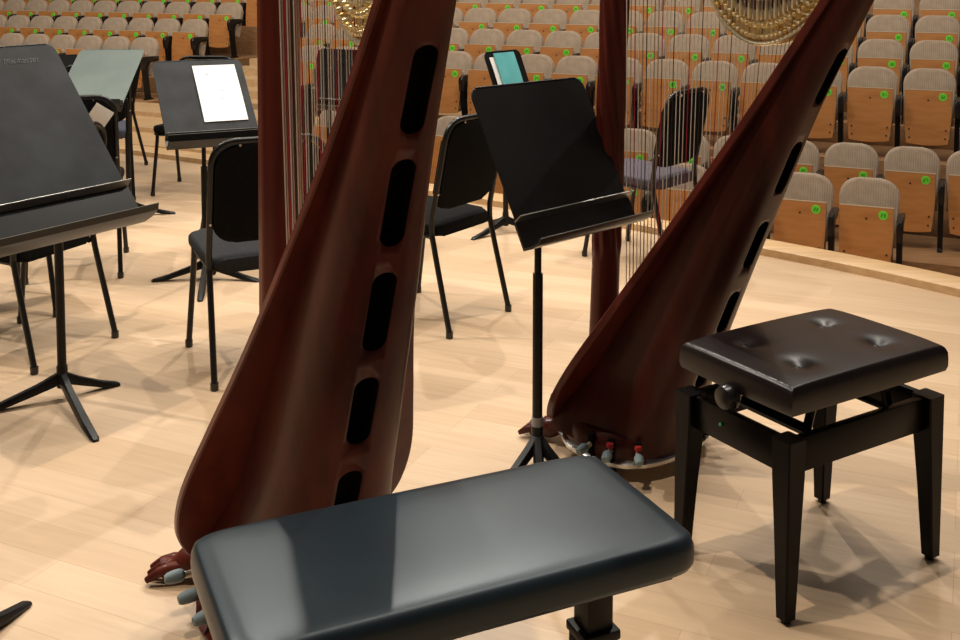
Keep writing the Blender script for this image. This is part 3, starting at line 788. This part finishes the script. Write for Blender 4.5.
# ---------------------------------------------------------------- orchestra chairs
def make_chair():
    t = thing('orchestra_chair', '', '', (0, 0, 0))
    bm = bmesh.new()
    extrude_outline(bm, rrect(.46, .45, .06, 5), .435, .488, lambda u, v, d: Vector((u * (1 - .06 * (v < 0)), v, d + .012 * (v / .22))), 0, .018, 3)
    build('seat', bm, 'fabric', t, 50)
    bm = bmesh.new()
    lean = math.atan2(.085, .42)
    fb = lambda u, v, d: Vector((u, -.225 + d - math.sin(lean) * (v + .19), .735 + v * math.cos(lean) - .05 * 0))
    def fcurve(u, v, d):
        p = fb(u, v, d); p.y -= .03 * (1 - (u / .22) ** 2); return p
    # padded back, curved a little round the sitter
    bm = bmesh.new(); o = rrect(.42, .40, .085, 6)
    n = 12; rows = []
    for k in range(n + 1):
        pass
    extrude_outline(bm, o, -.004, .040, fb, 0, .014, 3)
    build('backrest', bm, 'fabric', t, 50)
    # bent tube: rear leg - upright - top - upright - rear leg
    bm = bmesh.new(); h = .222
    pts = [(-h, -.205, .42), (-h, -.205, .50), (-h, -.225, .60), (-h, -.278, .86)]
    arc = []
    for k in range(1, 8):
        a = R(180 - 90 * k / 7); cx, cz = -h + .09, .855
        arc.append((cx + .09 * math.cos(a), -.278 - .02 * k / 7, cz + .09 * math.sin(a)))
    half = pts + arc
    path = half + [(-x, y, z) for x, y, z in reversed(half)]
    tube(bm, path, .0125, 10); build('back_frame', bm, 'tube', t, 60)
    bm = bmesh.new()
    for x in (-.205, .205): tube(bm, [(x, .20, .44), (x, -.2, .425)], .0125, 8)
    for y in (.17, -.17): tube(bm, [(-.205, y, .43), (.205, y, .43)], .011, 8)
    build('seat_frame', bm, 'tube', t)
    for s in (-1, 1):
        for (y0, y1, x0, x1) in ((.16, .225, .208, .225), (-.205, -.305, .222, .23)):
            bm = bmesh.new(); tube(bm, smooth_path([(s * x0, y0, .44), (s * x0, y0 + (y1 - y0) * .12, .38), (s * x1, y1, .022)], 1), .0125, 10)
            lg = build('leg', bm, 'tube', t)
            bm = bmesh.new(); lathe(bm, [(.014, 0), (.016, .004), (.016, .03)], 10, (s * x1, y1, 0)); build('glide', bm, 'black_plastic', lg)
            bm = bmesh.new(); lathe(bm, [(.0035, -.003), (.0035, 0)], 8, (s * x0, y0 - .013, .43), 0, 'Y'); 
            bm.free()
        bm = bmesh.new(); lathe(bm, [(.005, -.004), (.006, 0)], 8, (s * .222, -.240, .62), 0, 'Y'); build('screw', bm, 'steel', t)
        bm = bmesh.new(); lathe(bm, [(.005, -.004), (.006, 0)], 8, (s * .12, -.312, .93), 0, 'Y'); build('screw', bm, 'steel', t)
    return t
chair0 = make_chair()
CH = [
    ('black orchestra chair beside the left harp column, below the sheet of white paper', (-.93, 4.36), 25.7, 'fabric_lit'),
    ('black orchestra chair between the left harp and the central music stand', (-.25, 4.93), 55, None),
    ('black orchestra chair hidden behind the big desk, its legs standing around the pole', (-1.95, 4.48), 67.7, None),
    ('black orchestra chair with white paper on its back, below the desk shining pale green', (-2.16, 5.73), 14.6, None),
    ('black orchestra chair behind the desk shining pale green, close to the steps', (-3.08, 8.6), 80, None),
    ('blue grey seated orchestra chair behind the stand with the white sheet', (-1.27, 6.02), 70, 'fabric_blue'),
    ('orchestra chair behind the white sheet stand, only its legs showing', (-2.07, 7.75), 175, None),
    ('orchestra chair with purple grey seat seen through the right harp strings', (.90, 5.95), 50, 'fabric_purple'),
    ('dark chair back peeking out between the big desk and the desk shining pale green', (-2.72, 6.75), 5, None),
    ('blue grey orchestra chair below the desk shining pale green, next to its pole', (-2.72, 7.6), 20, 'fabric_blue'),
    ('dark chair far left behind the big desk, one leg at the picture edge', (-2.32, 4.95), 40, None),
]
for i, (lb, (x, y), rz, fab) in enumerate(CH):
    o = copy_tree(chair0); o.location = (x, y, 0); o.rotation_euler = (0, 0, R(rz)); tag(o, lb, 'chair', 'black orchestra chairs')
    if fab:
        for c in o.children:
            if c.name.split('.')[0] == 'seat':
                c.data = c.data.copy(); c.data.materials[0] = M[fab]; c['label'] = {'fabric_blue': 'blue grey seat pad', 'fabric_purple': 'purple grey seat pad', 'fabric_lit': 'seat pad with its lit top painted grey'}[fab]
del_tree(chair0)
# paper hung on the chair back below the desk shining pale green
a = R(14.6); fx = lambda u, v, d: Vector((-2.16, 5.73, 0)) + Matrix.Rotation(a, 3, 'Z') @ Vector((u, -.30 - d + .2 * (.8 - v), v))
sheet('sheet_of_paper', 'small white paper hung on the chair back under the desk shining pale green', lambda x, y, d: fx(x, y, d), .10, .20, .80, .90, .006, 'paper', False, tilt=R(-35))
